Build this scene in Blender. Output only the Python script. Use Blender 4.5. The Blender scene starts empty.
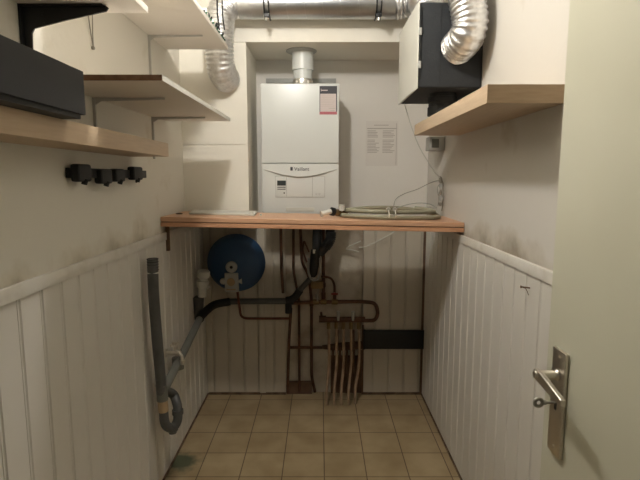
import bpy, bmesh, math, random
from mathutils import Vector, Matrix
random.seed(7)
C = bpy.context.scene.collection
R = math.radians
# ------------------------------------------------------------------ camera, world, exposure
PITCH = R(7.36); CAMZ = 1.5
cam = bpy.data.objects.new('camera', bpy.data.cameras.new('camera')); C.objects.link(cam)
cam.location = (0, 0, CAMZ); cam.rotation_euler = (R(90) - PITCH, 0, 0)
cam.data.sensor_width = 36; cam.data.lens = 27; cam.data.clip_start = .02
bpy.context.scene.camera = cam
w = bpy.data.worlds.new('world'); bpy.context.scene.world = w; w.use_nodes = True
w.node_tree.nodes['Background'].inputs[0].default_value = (1, .97, .92, 1)
w.node_tree.nodes['Background'].inputs[1].default_value = .05
vs = bpy.context.scene.view_settings
vs.view_transform = 'Standard'; vs.look = 'None'; vs.gamma = 1; vs.exposure = 0.0
LAMP = Vector((-.26, 1.50, 2.52)); LAMP_STRENGTH = 345

# ------------------------------------------------------------------ measuring: pixel of the photo + real depth -> point
def P(px, py, D):
    v = (py - 240) / 480
    t = math.tan(PITCH + math.atan(v)); h = D * t
    z = D * math.cos(PITCH) + h * math.sin(PITCH)
    return Vector(((px - 320) / 480 * z, D, CAMZ - h))
def PX(px, py, X):
    z = X * 480 / (px - 320)
    t = math.tan(PITCH + math.atan((py - 240) / 480))
    D = z / (math.cos(PITCH) + t * math.sin(PITCH))
    return Vector((X, D, CAMZ - D * t))

# ------------------------------------------------------------------ materials
def mat(name, col, rough=.5, metal=0, col2=None, scale=8, detail=4, lo=.4, hi=.65, bump=0, bscale=60, stretch=None, spec=None, emit=None):
    m = bpy.data.materials.new(name); m.use_nodes = True
    nt = m.node_tree; N = nt.nodes; L = nt.links; b = N['Principled BSDF']
    c = (*col, 1); b.inputs['Base Color'].default_value = c
    b.inputs['Roughness'].default_value = rough; b.inputs['Metallic'].default_value = metal
    if spec is not None: b.inputs['Specular IOR Level'].default_value = spec
    tc = N.new('ShaderNodeTexCoord'); src = tc.outputs['Object']
    if stretch:
        mp = N.new('ShaderNodeMapping'); mp.inputs['Scale'].default_value = stretch
        L.new(src, mp.inputs[0]); src = mp.outputs[0]
    if col2:
        n = N.new('ShaderNodeTexNoise'); n.inputs['Scale'].default_value = scale; n.inputs['Detail'].default_value = detail
        L.new(src, n.inputs['Vector'])
        r = N.new('ShaderNodeValToRGB'); r.color_ramp.elements[0].position = lo; r.color_ramp.elements[1].position = hi
        r.color_ramp.elements[0].color = c; r.color_ramp.elements[1].color = (*col2, 1)
        L.new(n.outputs[0], r.inputs[0]); L.new(r.outputs[0], b.inputs['Base Color'])
    if bump:
        n2 = N.new('ShaderNodeTexNoise'); n2.inputs['Scale'].default_value = bscale; n2.inputs['Detail'].default_value = 3
        L.new(src, n2.inputs['Vector'])
        bp = N.new('ShaderNodeBump'); bp.inputs['Strength'].default_value = bump; bp.inputs['Distance'].default_value = .004
        L.new(n2.outputs[0], bp.inputs['Height']); L.new(bp.outputs[0], b.inputs['Normal'])
    if emit:
        b.inputs['Emission Color'].default_value = (*emit[0], 1); b.inputs['Emission Strength'].default_value = emit[1]
    return m
M = {}
M['plaster'] = mat('plaster', (.72, .66, .54), .8, 0, (.55, .46, .33), 2.5, 6, .42, .8, .25, 40)
M['pier'] = mat('pier_paint', (.88, .84, .74), .75, 0, (.84, .79, .68), 3, 5, .45, .85, .1, 60)
M['recess'] = mat('recess_paint', (.86, .83, .77), .75, 0, (.83, .79, .72), 3, 5, .4, .8, .12, 50)
M['patch'] = mat('rough_plaster', (.58, .53, .44), .9, 0, (.26, .18, .11), 5, 8, .46, .75, .6, 30)
M['ceiling'] = mat('ceiling_paint', (.8, .78, .72), .9)
M['panel'] = mat('white_panelling', (.74, .71, .65), .42, 0, (.70, .67, .61), 3, 4, .4, .8)
M['shadedpanel'] = mat('aged_shaded_panelling', (.60, .55, .46), .5, 0, (.52, .47, .38), 3, 5, .4, .8)  # aged beige, with the shade under the worktop darkened into its colour
M['cap'] = mat('panel_cap', (.74, .71, .65), .5, 0, (.62, .58, .50), 14, 6, .5, .85)
M['door'] = mat('door_paint', (.60, .585, .46), .38, 0, (.58, .565, .44), 3, 3)
M['grime'] = mat('dark_skirting', (.10, .055, .03), .8, 0, (.2, .13, .08), 20, 5)
M['oak'] = mat('light_oak', (.58, .44, .30), .5, 0, (.51, .38, .25), 14, 5, .35, .7, stretch=(9, .6, 9))
M['oakendshade'] = mat('shaded_oak_end', (.46, .33, .20), .5, 0, (.40, .28, .165), 14, 5, .35, .7, stretch=(.8, 9, 9))  # darker copy of the oak, shade of the end face included in the colour
M['worktop'] = mat('worktop_wood', (.64, .35, .20), .45, 0, (.50, .25, .13), 10, 5, .35, .7, stretch=(.8, 9, 14))
M['worktoptop'] = mat('worktop_face', (.66, .40, .25), .45, 0, (.56, .31, .18), 10, 5, .35, .7, stretch=(.8, 12, 12))
M['chip'] = mat('chipboard_edge', (.28, .15, .08), .7, 0, (.2, .1, .05), 40, 4)
M['melamine'] = mat('white_melamine', (.86, .80, .72), .5, 0, (.83, .77, .68), 3, 3)
M['blackpaint'] = mat('black_paint', (.012, .013, .014), .45)
M['blackbox'] = mat('black_card', (.015, .0155, .016), .7)
M['rubber'] = mat('black_rubber', (.008, .009, .009), .6)
M['foam'] = mat('dark_foam', (.020, .023, .026), .75, 0, (.026, .028, .031), 20, 3, bump=.2, bscale=150)
M['white'] = mat('white_enamel', (.72, .74, .71), .3)
M['whiteplastic'] = mat('white_plastic', (.66, .65, .58), .45)
M['greyplastic'] = mat('grey_pvc', (.065, .065, .06), .45, 0, (.09, .088, .08), 10, 3)
M['midgrey'] = mat('mid_grey_plastic', (.14, .14, .12), .5)
M['lightgrey'] = mat('light_grey_plastic', (.42, .42, .39), .5)
M['railgrey'] = mat('rail_grey', (.58, .56, .52), .5)
M['clipgrey'] = mat('clip_grey', (.30, .30, .28), .5)
M['screen'] = mat('dark_display', (.05, .06, .06), .2)
M['ink'] = mat('ink', (.06, .06, .07), .7)
M['inkpale'] = mat('pale_ink', (.50, .45, .40), .8)
M['paper'] = mat('paper', (.80, .76, .70), .8)
M['stickerpaper'] = mat('sticker_paper', (.60, .52, .50), .6)
M['stickerpink'] = mat('sticker_pink', (.45, .13, .15), .6)
M['galv'] = mat('galvanised_steel', (.56, .57, .57), .33, 1, (.46, .47, .47), 9, 3, .35, .7, stretch=(1, 1, 1))
M['foil'] = mat('aluminium_foil', (.90, .90, .90), .36, 1, (.74, .74, .74), 60, 3, .4, .7, .45, 120)
M['steel'] = mat('brushed_steel', (.66, .62, .55), .36, 1)
M['brightmetal'] = mat('bright_metal', (.72, .70, .65), .3, 1)
M['dullmetal'] = mat('dull_metal', (.35, .33, .28), .5, .6)
M['copper'] = mat('tarnished_copper', (.15, .07, .042), .5, .6, (.08, .042, .026), 20, 4)
M['redcopper'] = mat('red_copper', (.16, .055, .035), .45, .6, (.11, .04, .028), 15, 3)
M['brass'] = mat('brass', (.22, .15, .07), .45, .8)
M['sleeve'] = mat('pale_pipe_sleeve', (.40, .28, .18), .6, 0, (.26, .17, .10), 15, 3)
M['bluepaint'] = mat('blue_enamel', (.02, .062, .145), .4)
M['greenhose'] = mat('grey_green_hose', (.30, .285, .20), .5)
M['tan'] = mat('tan_collar', (.42, .30, .17), .6)
M['rustwood'] = mat('brown_board', (.16, .09, .05), .8, 0, (.09, .05, .03), 10, 4)
M['bulb'] = mat('lit_bulb', (1, .9, .75), .4, emit=((1, .965, .915), LAMP_STRENGTH))
M['red'] = mat('red_handle', (.25, .02, .015), .5)
M['green'] = mat('green_wire', (.03, .10, .05), .6)

# plaster with dirt drifting above the panel cap and a few dark scuffs
def dirty(name, base, z0=1.2):
    m = mat(name, base, .8, bump=.25, bscale=35)
    nt = m.node_tree; N = nt.nodes; L = nt.links; b = N['Principled BSDF']
    tc = N.new('ShaderNodeTexCoord'); sep = N.new('ShaderNodeSeparateXYZ')
    geo = N.new('ShaderNodeNewGeometry'); L.new(geo.outputs['Position'], sep.inputs[0])
    mr = N.new('ShaderNodeMapRange'); mr.inputs[1].default_value = z0; mr.inputs[2].default_value = z0 + .13
    mr.inputs[3].default_value = .40; mr.inputs[4].default_value = 0; L.new(sep.outputs[2], mr.inputs[0])
    n = N.new('ShaderNodeTexNoise'); n.inputs['Scale'].default_value = 5; n.inputs['Detail'].default_value = 8
    L.new(tc.outputs['Object'], n.inputs['Vector'])
    ad = N.new('ShaderNodeMath'); ad.operation = 'ADD'; L.new(n.outputs[0], ad.inputs[0]); L.new(mr.outputs[0], ad.inputs[1])
    r = N.new('ShaderNodeValToRGB'); e = r.color_ramp.elements
    e[0].position = .62; e[0].color = (*base, 1); e[1].position = .95; e[1].color = (base[0]*.5, base[1]*.45, base[2]*.38, 1)
    k = e.new(.76); k.color = (base[0]*.86, base[1]*.83, base[2]*.78, 1)
    L.new(ad.outputs[0], r.inputs[0]); L.new(r.outputs[0], b.inputs['Base Color'])
    return m
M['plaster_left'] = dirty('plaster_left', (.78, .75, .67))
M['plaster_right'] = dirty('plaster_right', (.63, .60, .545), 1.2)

def floor_mat():
    m = mat('floor_tiles', (.30, .22, .12), .42); nt = m.node_tree; N = nt.nodes; L = nt.links; b = N['Principled BSDF']
    geo = N.new('ShaderNodeNewGeometry')
    mp = N.new('ShaderNodeMapping'); mp.inputs['Location'].default_value = (-.022 + .215*8, -2.895 + .213*20, 0)
    L.new(geo.outputs['Position'], mp.inputs[0])
    br = N.new('ShaderNodeTexBrick'); br.offset = 0; br.inputs['Scale'].default_value = 1
    br.inputs['Brick Width'].default_value = .215; br.inputs['Row Height'].default_value = .213
    br.inputs['Mortar Size'].default_value = .0028; br.inputs['Mortar Smooth'].default_value = .05
    br.inputs['Color1'].default_value = (.46, .36, .215, 1); br.inputs['Color2'].default_value = (.42, .325, .19, 1)
    br.inputs['Mortar'].default_value = (.14, .095, .05, 1)
    L.new(mp.outputs[0], br.inputs['Vector'])
    n = N.new('ShaderNodeTexNoise'); n.inputs['Scale'].default_value = 6; n.inputs['Detail'].default_value = 6
    L.new(geo.outputs['Position'], n.inputs['Vector'])
    r = N.new('ShaderNodeValToRGB'); r.color_ramp.elements[0].position = .35; r.color_ramp.elements[1].position = .75
    r.color_ramp.elements[0].color = (1, 1, 1, 1); r.color_ramp.elements[1].color = (.72, .68, .62, 1)
    L.new(n.outputs[0], r.inputs[0])
    mx = N.new('ShaderNodeMixRGB'); mx.blend_type = 'MULTIPLY'; mx.inputs[0].default_value = 1
    L.new(br.outputs[0], mx.inputs[1]); L.new(r.outputs[0], mx.inputs[2])
    # green spill beside the left panelling
    d = N.new('ShaderNodeVectorMath'); d.operation = 'DISTANCE'; d.inputs[1].default_value = (-.755, 2.385, 0)
    nv = N.new('ShaderNodeTexNoise'); nv.inputs['Scale'].default_value = 14; L.new(geo.outputs['Position'], nv.inputs['Vector'])
    L.new(geo.outputs['Position'], d.inputs[0])
    s = N.new('ShaderNodeMath'); s.operation = 'MULTIPLY_ADD'; s.inputs[1].default_value = .16; L.new(nv.outputs[0], s.inputs[0]); L.new(d.outputs['Value'], s.inputs[2])
    mr = N.new('ShaderNodeMapRange'); mr.inputs[1].default_value = .14; mr.inputs[2].default_value = .20; mr.inputs[3].default_value = .85; mr.inputs[4].default_value = 0
    L.new(s.outputs[0], mr.inputs[0])
    mg = N.new('ShaderNodeMixRGB'); mg.inputs[2].default_value = (.03, .06, .03, 1)
    L.new(mr.outputs[0], mg.inputs[0]); L.new(mx.outputs[0], mg.inputs[1]); L.new(mg.outputs[0], b.inputs['Base Color'])
    bp = N.new('ShaderNodeBump'); bp.inputs['Strength'].default_value = .4; bp.inputs['Distance'].default_value = .002; bp.invert = True
    L.new(br.outputs['Fac'], bp.inputs['Height']); L.new(bp.outputs[0], b.inputs['Normal'])
    return m
M['floor'] = floor_mat()

# ------------------------------------------------------------------ mesh builder
def smooth_path(pts, n=8):
    pts = [Vector(p) for p in pts]
    if len(pts) < 3: return pts
    out = []
    q = [pts[0]*2 - pts[1]] + pts + [pts[-1]*2 - pts[-2]]
    for i in range(1, len(q) - 2):
        a, b, c, d = q[i-1:i+3]
        for k in range(n):
            t = k / n
            out.append(.5*((2*b) + (c-a)*t + (2*a-5*b+4*c-d)*t*t + (3*b-a-3*c+d)*t**3))
    out.append(pts[-1]); return out
def bend(pts, r=.03, n=5):
    """polyline with its corners rounded to radius r"""
    pts = [Vector(p) for p in pts]; out = [pts[0]]
    for i in range(1, len(pts)-1):
        a, b, c = pts[i-1:i+2]
        d1 = (a-b); d2 = (c-b); k = min(r, d1.length*.48, d2.length*.48)
        p0 = b + d1.normalized()*k; p1 = b + d2.normalized()*k
        for j in range(n+1):
            t = j/n; out.append(p0*(1-t)**2 + b*2*t*(1-t) + p1*t*t)
    out.append(pts[-1]); return out
class MB:
    def __init__(s): s.bm = bmesh.new(); s.mi = 0
    def face(s, vs):
        try:
            f = s.bm.faces.new(vs); f.material_index = s.mi; return f
        except ValueError: return None
    def box(s, x0, x1, y0, y1, z0, z1, bev=0, seg=2):
        r = bmesh.ops.create_cube(s.bm, size=1)
        for v in r['verts']:
            v.co = Vector((x0 + (v.co.x+.5)*(x1-x0), y0 + (v.co.y+.5)*(y1-y0), z0 + (v.co.z+.5)*(z1-z0)))
        fs = set(f for v in r['verts'] for f in v.link_faces)
        for f in fs: f.material_index = s.mi
        if bev:
            es = list(set(e for f in fs for e in f.edges))
            bmesh.ops.bevel(s.bm, geom=es, offset=bev, segments=seg, affect='EDGES', profile=.6, material=s.mi)
        return s
    def tube(s, pts, r, seg=14, cap=True):
        pts = [Vector(p) for p in pts]; n = len(pts)
        rs = r if isinstance(r, (list, tuple)) else [r]*n
        t0 = (pts[1]-pts[0]).normalized()
        up = Vector((0, 0, 1)) if abs(t0.z) < .9 else Vector((1, 0, 0))
        u = t0.cross(up).normalized(); prev = t0; rings = []
        for i, p in enumerate(pts):
            t = (pts[min(i+1, n-1)] - pts[max(i-1, 0)])
            t = t.normalized() if t.length > 1e-9 else prev
            ax = prev.cross(t)
            if ax.length > 1e-7: u = Matrix.Rotation(prev.angle(t), 3, ax.normalized()) @ u
            prev = t; v = t.cross(u).normalized()
            rings.append([s.bm.verts.new(p + (u*math.cos(2*math.pi*k/seg) + v*math.sin(2*math.pi*k/seg))*rs[i]) for k in range(seg)])
        for a, b in zip(rings, rings[1:]):
            for k in range(seg): s.face([a[k], a[(k+1) % seg], b[(k+1) % seg], b[k]])
        if cap: s.face(rings[0][::-1]); s.face(rings[-1])
        return s
    def lathe(s, c, axis, prof, seg=28):
        """prof: (distance along axis, radius)"""
        axis = Vector(axis).normalized()
        pts = [Vector(c) + axis*a for a, _ in prof]
        up = Vector((0, 0, 1)) if abs(axis.z) < .9 else Vector((1, 0, 0))
        u = axis.cross(up).normalized(); v = axis.cross(u)
        rings = [[s.bm.verts.new(p + (u*math.cos(2*math.pi*k/seg) + v*math.sin(2*math.pi*k/seg))*max(r, 1e-4)) for k in range(seg)] for p, (_, r) in zip(pts, prof)]
        for a, b in zip(rings, rings[1:]):
            for k in range(seg): s.face([a[k], a[(k+1) % seg], b[(k+1) % seg], b[k]])
        s.face(rings[0][::-1]); s.face(rings[-1]); return s
    def prism(s, poly, ext):
        ext = Vector(ext); a = [s.bm.verts.new(Vector(p)) for p in poly]; b = [s.bm.verts.new(Vector(p)+ext) for p in poly]
        s.face(a[::-1]); s.face(b); n = len(a)
        for k in range(n): s.face([a[k], a[(k+1) % n], b[(k+1) % n], b[k]])
        return s
    def torus(s, c, axis, R_, r, seg=28, a0=0, a1=2*math.pi):
        axis = Vector(axis).normalized(); up = Vector((0, 0, 1)) if abs(axis.z) < .9 else Vector((1, 0, 0))
        u = axis.cross(up).normalized(); v = axis.cross(u)
        pts = [Vector(c) + (u*math.cos(a0+(a1-a0)*k/seg) + v*math.sin(a0+(a1-a0)*k/seg))*R_ for k in range(seg+1)]
        return s.tube(pts, r, 8)
    def build(s, name, m, parent=None, smooth=True, origin=None, bevel=0, angle=35):
        bmesh.ops.remove_doubles(s.bm, verts=s.bm.verts, dist=1e-6)
        bmesh.ops.recalc_face_normals(s.bm, faces=s.bm.faces)
        if parent is not None: o0 = Vector(parent['_w'])
        elif origin is not None: o0 = Vector(origin)
        else:
            cs = [v.co for v in s.bm.verts]
            mn = Vector([min(c[i] for c in cs) for i in range(3)]); mx = Vector([max(c[i] for c in cs) for i in range(3)])
            o0 = Vector(((mn.x+mx.x)/2, (mn.y+mx.y)/2, mn.z))
        bmesh.ops.translate(s.bm, verts=s.bm.verts, vec=-o0)
        me = bpy.data.meshes.new(name); s.bm.to_mesh(me); s.bm.free()
        o = bpy.data.objects.new(name, me); C.objects.link(o)
        for mm in (m if isinstance(m, (list, tuple)) else [m]): me.materials.append(mm)
        if parent is not None: o.parent = parent
        else: o.location = o0
        o['_w'] = o0
        if smooth:
            for p in me.polygons: p.use_smooth = True
            me.set_sharp_from_angle(angle=R(angle))
        if bevel:
            b = o.modifiers.new('bevel', 'BEVEL'); b.width = bevel; b.segments = 2; b.limit_method = 'ANGLE'; b.angle_limit = R(40)
        return o
def tag(o, label, cat, group=None):
    o['label'] = label; o['category'] = cat
    if group: o['group'] = group
    return o
def thing(name, label, cat, loc, group=None):
    o = bpy.data.objects.new(name, None); C.objects.link(o); o.location = loc; o['_w'] = Vector(loc); o.empty_display_size = .05
    return tag(o, label, cat, group)
def struct(o):
    o['kind'] = 'structure'; return o
def text_mesh(mb, txt, size, origin, xdir=(1, 0, 0), updir=(0, 0, 1), thick=.0006, align='LEFT'):
    cu = bpy.data.curves.new('t', 'FONT'); cu.body = txt; cu.size = size; cu.extrude = thick; cu.align_x = align
    ob = bpy.data.objects.new('t', cu); C.objects.link(ob)
    bpy.context.view_layer.update()
    me = bpy.data.meshes.new_from_object(ob.evaluated_get(bpy.context.evaluated_depsgraph_get()))
    x = Vector(xdir); u = Vector(updir); n = x.cross(u)
    vs = [mb.bm.verts.new(Vector(origin) + x*v.co.x + u*v.co.y + n*v.co.z) for v in me.vertices]
    for p in me.polygons: mb.face([vs[i] for i in p.vertices])
    bpy.data.objects.remove(ob); bpy.data.meshes.remove(me); bpy.data.curves.remove(cu)

# ------------------------------------------------------------------ the room
XL, XR = -.792, .719          # plaster faces of the side walls
PL, PR = -.785, .71         # faces of the side panelling
YB, YP = 3.235, 2.81         # recess back wall, face of the boxed-in pier and beam
YPAN = 3.195                # face of the panelling on the back wall
Y0, H = -1.0, 2.65
struct(MB().box(XL-.1, XR+.1, Y0, YB+.1, -.08, 0).build('floor', M['floor'], smooth=False))
struct(MB().box(XL-.1, XR+.1, Y0, YB+.1, H, H+.08).build('ceiling', M['ceiling'], smooth=False))
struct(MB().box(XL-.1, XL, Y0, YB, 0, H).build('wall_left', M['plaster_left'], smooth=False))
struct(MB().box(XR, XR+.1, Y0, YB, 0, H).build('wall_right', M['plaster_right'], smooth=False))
struct(MB().box(XL-.1, XR+.1, YB, YB+.1, 0, H).build('wall_back', M['recess'], smooth=False))
# boxed-in pier at the left and beam across the top (plasterboard with open seams)
pxr = -.4155; ZB = 2.256
b = MB()
zs = P(200, 144.5, YP).z
b.box(XL, pxr, YP, YB, 1.235, zs-.0015); b.box(XL, pxr, YP, YB, zs+.0015, ZB-.002)
b.box(XL, pxr-.003, YP+.004, YB, zs-.002, zs+.002)
for px, py in ((188, 150), (212, 147), (243, 150), (188, 138), (186, 55), (243, 60), (243, 130)):
    p = P(px, py, YP); b.lathe((p.x, YP-.001, p.z), (0, 1, 0), [(0, .003), (.003, .003)], 8)
struct(b.build('wall_back_pier', M['pier'], smooth=False))
b = MB().box(XL, XR, YP, YB, ZB, H)
for px, py in ((258, 39), (285, 40.5), (322, 40.5), (354, 40), (390, 40)):
    p = P(px, py, YP); b.lathe((p.x, YP-.0012, p.z), (0, 1, 0), [(0, .004), (.003, .004)], 8)
struct(b.build('wall_back_beam', M['pier'], smooth=False))
# return wall that carries the door hinges (outside the picture)
struct(MB().box(.575, XR, .10, .20, 0, H).build('wall_front', M['plaster'], smooth=False))

def panelling(name, p0, p1, normal, z0, z1, pitch=.104, thick=.016, phase=0, backing=.02, mm='panel'):
    """tongue and groove boards from p0 to p1 (xy), face towards normal"""
    p0 = Vector((*p0, 0)); p1 = Vector((*p1, 0)); n = Vector((*normal, 0)); d = (p1-p0); Lg = d.length; d.normalize()
    prof = [(0, 0)]; s = phase
    while s < Lg - .012:
        if s > .006:
            prof += [(s-.007, 0), (s-.0045, -.010), (s+.001, -.010), (s+.0025, -.004), (s+.008, -.004), (s+.011, 0)]
        s += pitch
    prof += [(Lg, 0)]
    poly = [p0 + d*a + n*h for a, h in prof] + [p1 - n*(thick+backing), p0 - n*(thick+backing)]
    poly = [p + Vector((0, 0, z0)) for p in poly]
    m = MB(); m.prism(poly, (0, 0, z1-z0))
    return struct(m.build(name, M[mm], smooth=False))
panelling('wall_left_panelling', (PL, Y0), (PL, YB-.001), (1, 0), 0, 1.20, phase=.032+.0, backing=.0)
panelling('wall_right_panelling', (PR, .205), (PR, YB-.001), (-1, 0), 0, 1.18, phase=.055, backing=.0)
xa = P(285, 300, YPAN).x; xb = P(363, 300, YPAN).x
panelling('wall_back_panelling_left', (PL+.001, YPAN), (xa, YPAN), (0, -1), 0, 1.215, phase=.05, backing=.02, mm='shadedpanel')
panelling('wall_back_panelling_right', (xb, YPAN), (PR-.001, YPAN), (0, -1), 0, 1.215, phase=.078, backing=.02, mm='shadedpanel')
def cap(name, xw, xp, y0, zt, t=.04):
    s = 1 if xp > xw else -1
    x0, x1 = sorted((xw, xp + s*.006))
    return struct(MB().box(x0, x1, y0, YB-.002, zt-t, zt, .003).build(name, M['cap']))
cap('trim_1', XL, PL, Y0, 1.228)
cap('trim_2', XR, PR, .205, 1.216)
struct(MB().box(XL, XR, YPAN-.001, YB, 1.216, 1.222).build('trim_3', M['cap'], smooth=False))
# dark grimy skirting lines where panelling meets the tiles
struct(MB().box(PL, PL+.007, Y0, YPAN, 0, .010).build('baseboard_left', M['grime'], smooth=False))
struct(MB().box(PR-.007, PR, .205, YPAN, 0, .010).build('baseboard_right', M['grime'], smooth=False))
b = MB().box(PL+.01, xa, YPAN-.010, YPAN, 0, .014); b.box(xb, PR-.01, YPAN-.010, YPAN, 0, .014)
struct(b.build('baseboard_back', M['grime'], smooth=False))
# bare rough wall between the two back panels
struct(MB().box(xa+.001, xb-.001, YB-.008, YB-.001, 0, 1.215).build('wall_back_patch', M['patch'], smooth=False))
# stained battens at the panel ends
e = P(424, 300, YPAN)
struct(MB().box(PR-.016, PR-.001, YPAN-.012, YPAN-.001, .0, 1.19).build('trim_4', M['rustwood'], smooth=False))
struct(MB().box(xb-.004, xb+.008, YPAN-.008, YPAN-.0005, .0, .50).build('trim_5', M['rustwood'], smooth=False))
x1 = P(258, 250, YPAN).x; x2 = P(264, 250, YPAN).x
struct(MB().box(x1, x2, YPAN-.014, YPAN-.0005, .0145, 1.214, .002).build('trim_6', M['shadedpanel']))
struct(MB().box(xa+.004, P(312, 390, 3.24).x, 3.195, 3.226, .0, .085).build('trim_7', M['rustwood'], smooth=False))
struct(MB().box(P(331, 370, 3.22).x, xb-.006, 3.214, 3.2265, .0, .27).build('trim_8', M['rustwood'], smooth=False))

# ------------------------------------------------------------------ door
d = thing('door_1', 'pale grey-green door standing open along the right wall', 'door', (.55, .22, .008)); 
DX = .53; DE = 1.075
d['kind'] = 'structure'
MB().box(DX, DX+.04, .215, DE, .008, 2.03, .0015).build('door_leaf', M['door'], d)
hp = MB().box(DX-.009, DX, .978, 1.034, .888, 1.128, .003)
for zz in (1.112, .905): hp.lathe((DX-.0095, 1.006, zz), (1, 0, 0), [(0, .0035), (.0012, .0042)], 10)
hp = hp.build('handle_plate', M['steel'], d)
sy, sz = 1.006, 1.072
m = MB(); m.lathe((DX-.009, sy, sz), (-1, 0, 0), [(0, .013), (.004, .013), (.006, .0095), (.046, .0105), (.052, .009)], 20)
m.prism([(DX-.046, sy+.012, sz+.011), (DX-.046, sy-.012, sz+.013), (DX-.050, sy-.118, sz-.002), (DX-.050, sy-.118, sz-.017), (DX-.046, sy-.01, sz-.013), (DX-.046, sy+.012, sz-.011)], (-.011, 0, 0))
m.build('door_handle', M['steel'], d, bevel=.0025)
ky, kz = 1.006, 1.008
m = MB().box(DX-.0105, DX-.0085, ky-.004, ky+.004, kz-.016, kz+.008)
m.build('keyhole', M['blackpaint'], d)
m = MB(); m.tube([(DX-.004, ky, kz), (DX-.036, ky, kz)], .0032, 10); m.tube([(DX-.031, ky, kz), (DX-.037, ky, kz)], .005, 10)
m.torus((DX-.047, ky, kz), (0, 1, .0), .0095, .0032, 20)
m.torus((DX-.047, ky, kz), (0, 1, .0), .006, .002, 20)
m.build('key', M['dullmetal'], d)

# ------------------------------------------------------------------ ceiling lamp (above the picture)
t = thing('ceiling_lamp', 'round bare bulb ceiling lamp in white holder', 'lamp', (LAMP.x, LAMP.y, H))
MB().lathe((LAMP.x, LAMP.y, H), (0, 0, -1), [(0, .055), (.012, .055), (.02, .03), (.04, .025), (.045, .024)]).build('lamp_holder', M['whiteplastic'], t)
m = MB(); m.lathe((LAMP.x, LAMP.y, LAMP.z+.055), (0, 0, -1), [(0, .02)] + [(.055 - .052*math.cos(a), .052*math.sin(a)) for a in [R(k) for k in range(25, 180, 15)]] + [(.107, .0)], 16)
m.build('bulb', M['bulb'], t)

# ------------------------------------------------------------------ worktop
def wz(x, y=2.7):   # its top: the left end is a little higher
    return 1.309 + (x - XL) / (XR - XL) * (1.280 - 1.309)
xl, xr = XL+.001, XR-.002
t = thing('worktop', 'long reddish wood worktop spanning the room under the white boiler', 'worktop', (0, 2.58, wz(0)-.048))
def wslab(y0l, y0r, y1, za, zb, mm, name, x0=None, x1=None):
    m = MB(); c = []
    for (x, y) in ((x0 or xl, y0l), (x1 or xr, y0r), (x1 or xr, y1), (x0 or xl, y1)): c.append((x, y))
    lo = [m.bm.verts.new((x, y, wz(x)-zb)) for x, y in c]; hi = [m.bm.verts.new((x, y, wz(x)-za)) for x, y in c]
    m.face(lo[::-1]); m.face(hi)
    for k in range(4): m.face([lo[k], lo[(k+1) % 4], hi[(k+1) % 4], hi[k]])
    return m.build(name, mm, t, smooth=False, bevel=.002)
wslab(2.372, 2.372, 2.79, 0, .0225, M['worktoptop'], 'top_board')
wslab(2.380, 2.380, 2.786, .0228, .0270, M['chip'], 'joint')
wslab(2.370, 2.370, 2.79, .0273, .048, M['worktop'], 'bottom_board')
# dark brown post under the left end
p = PX(171, 240, PL+.012)
tag(MB().box(PL+.0005, PL+.016, 2.42, 2.442, 1.13, wz(PL)-.0485).build('support_batten', M['rustwood'], bevel=.002), 'short dark brown batten under the left end of the worktop', 'batten')
# white sheet lying on the worktop left
t = thing('white_panel', 'thin white board lying flat on the worktop in front of the pier', 'board', (-.55, 2.67, wz(-.55)))
m = MB(); c = [(-.70, 2.56), (-.345, 2.53), (-.36, 2.785), (-.73, 2.785)]
lo = [m.bm.verts.new((x, y, wz(x)+.0006)) for x, y in c]; hi = [m.bm.verts.new((x, y, wz(x)+.011)) for x, y in c]
m.face(lo[::-1]); m.face(hi)
for k in range(4): m.face([lo[k], lo[(k+1) % 4], hi[(k+1) % 4], hi[k]])
m.build('sheet', M['whiteplastic'], t, bevel=.002)
m = MB(); m.lathe((-.365, 2.55, wz(-.365)+.011), (0, 0, 1), [(0, .008), (.006, .007), (.009, .003)], 12)
m.build('fixing_plug', M['whiteplastic'], t)
m = MB(); m.lathe((-.318, 2.57, wz(-.318)+.0006), (0, 0, 1), [(0, .006), (.010, .005)], 12)
m.build('fixing_plug', M['whiteplastic'], t)
tag(MB().lathe((-.752, 2.56, wz(-.752)+.0005), (0, 0, 1), [(0, .018), (.004, .018), (.007, .010)], 18).build('cable_grommet', M['rustwood']), 'small dark brown round plug on the worktop near its left end', 'plug')

# ------------------------------------------------------------------ boiler
bx0, bx1, by0, by1, bz0, bz1 = -.346, .112, 2.88, 3.233, 1.281, 2.045
t = thing('boiler', 'white wall-hung gas boiler with small control panel above the worktop', 'boiler', (-.123, 3.05, bz0))
MB().box(bx0+.003, bx1-.003, by0+.02, by1, bz0+.004, bz1-.002, .006).build('casing', M['white'], t)
zsm = P(300, 163.5, by0).z
MB().box(bx0, bx1, by0, by0+.03, zsm+.0012, bz1, .007, 3).build('front_cover', M['white'], t)
lp = MB().box(bx0, bx1, by0, by0+.03, bz0, zsm-.0012, .006, 3).build('lower_cover', M['white'], t)
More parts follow.
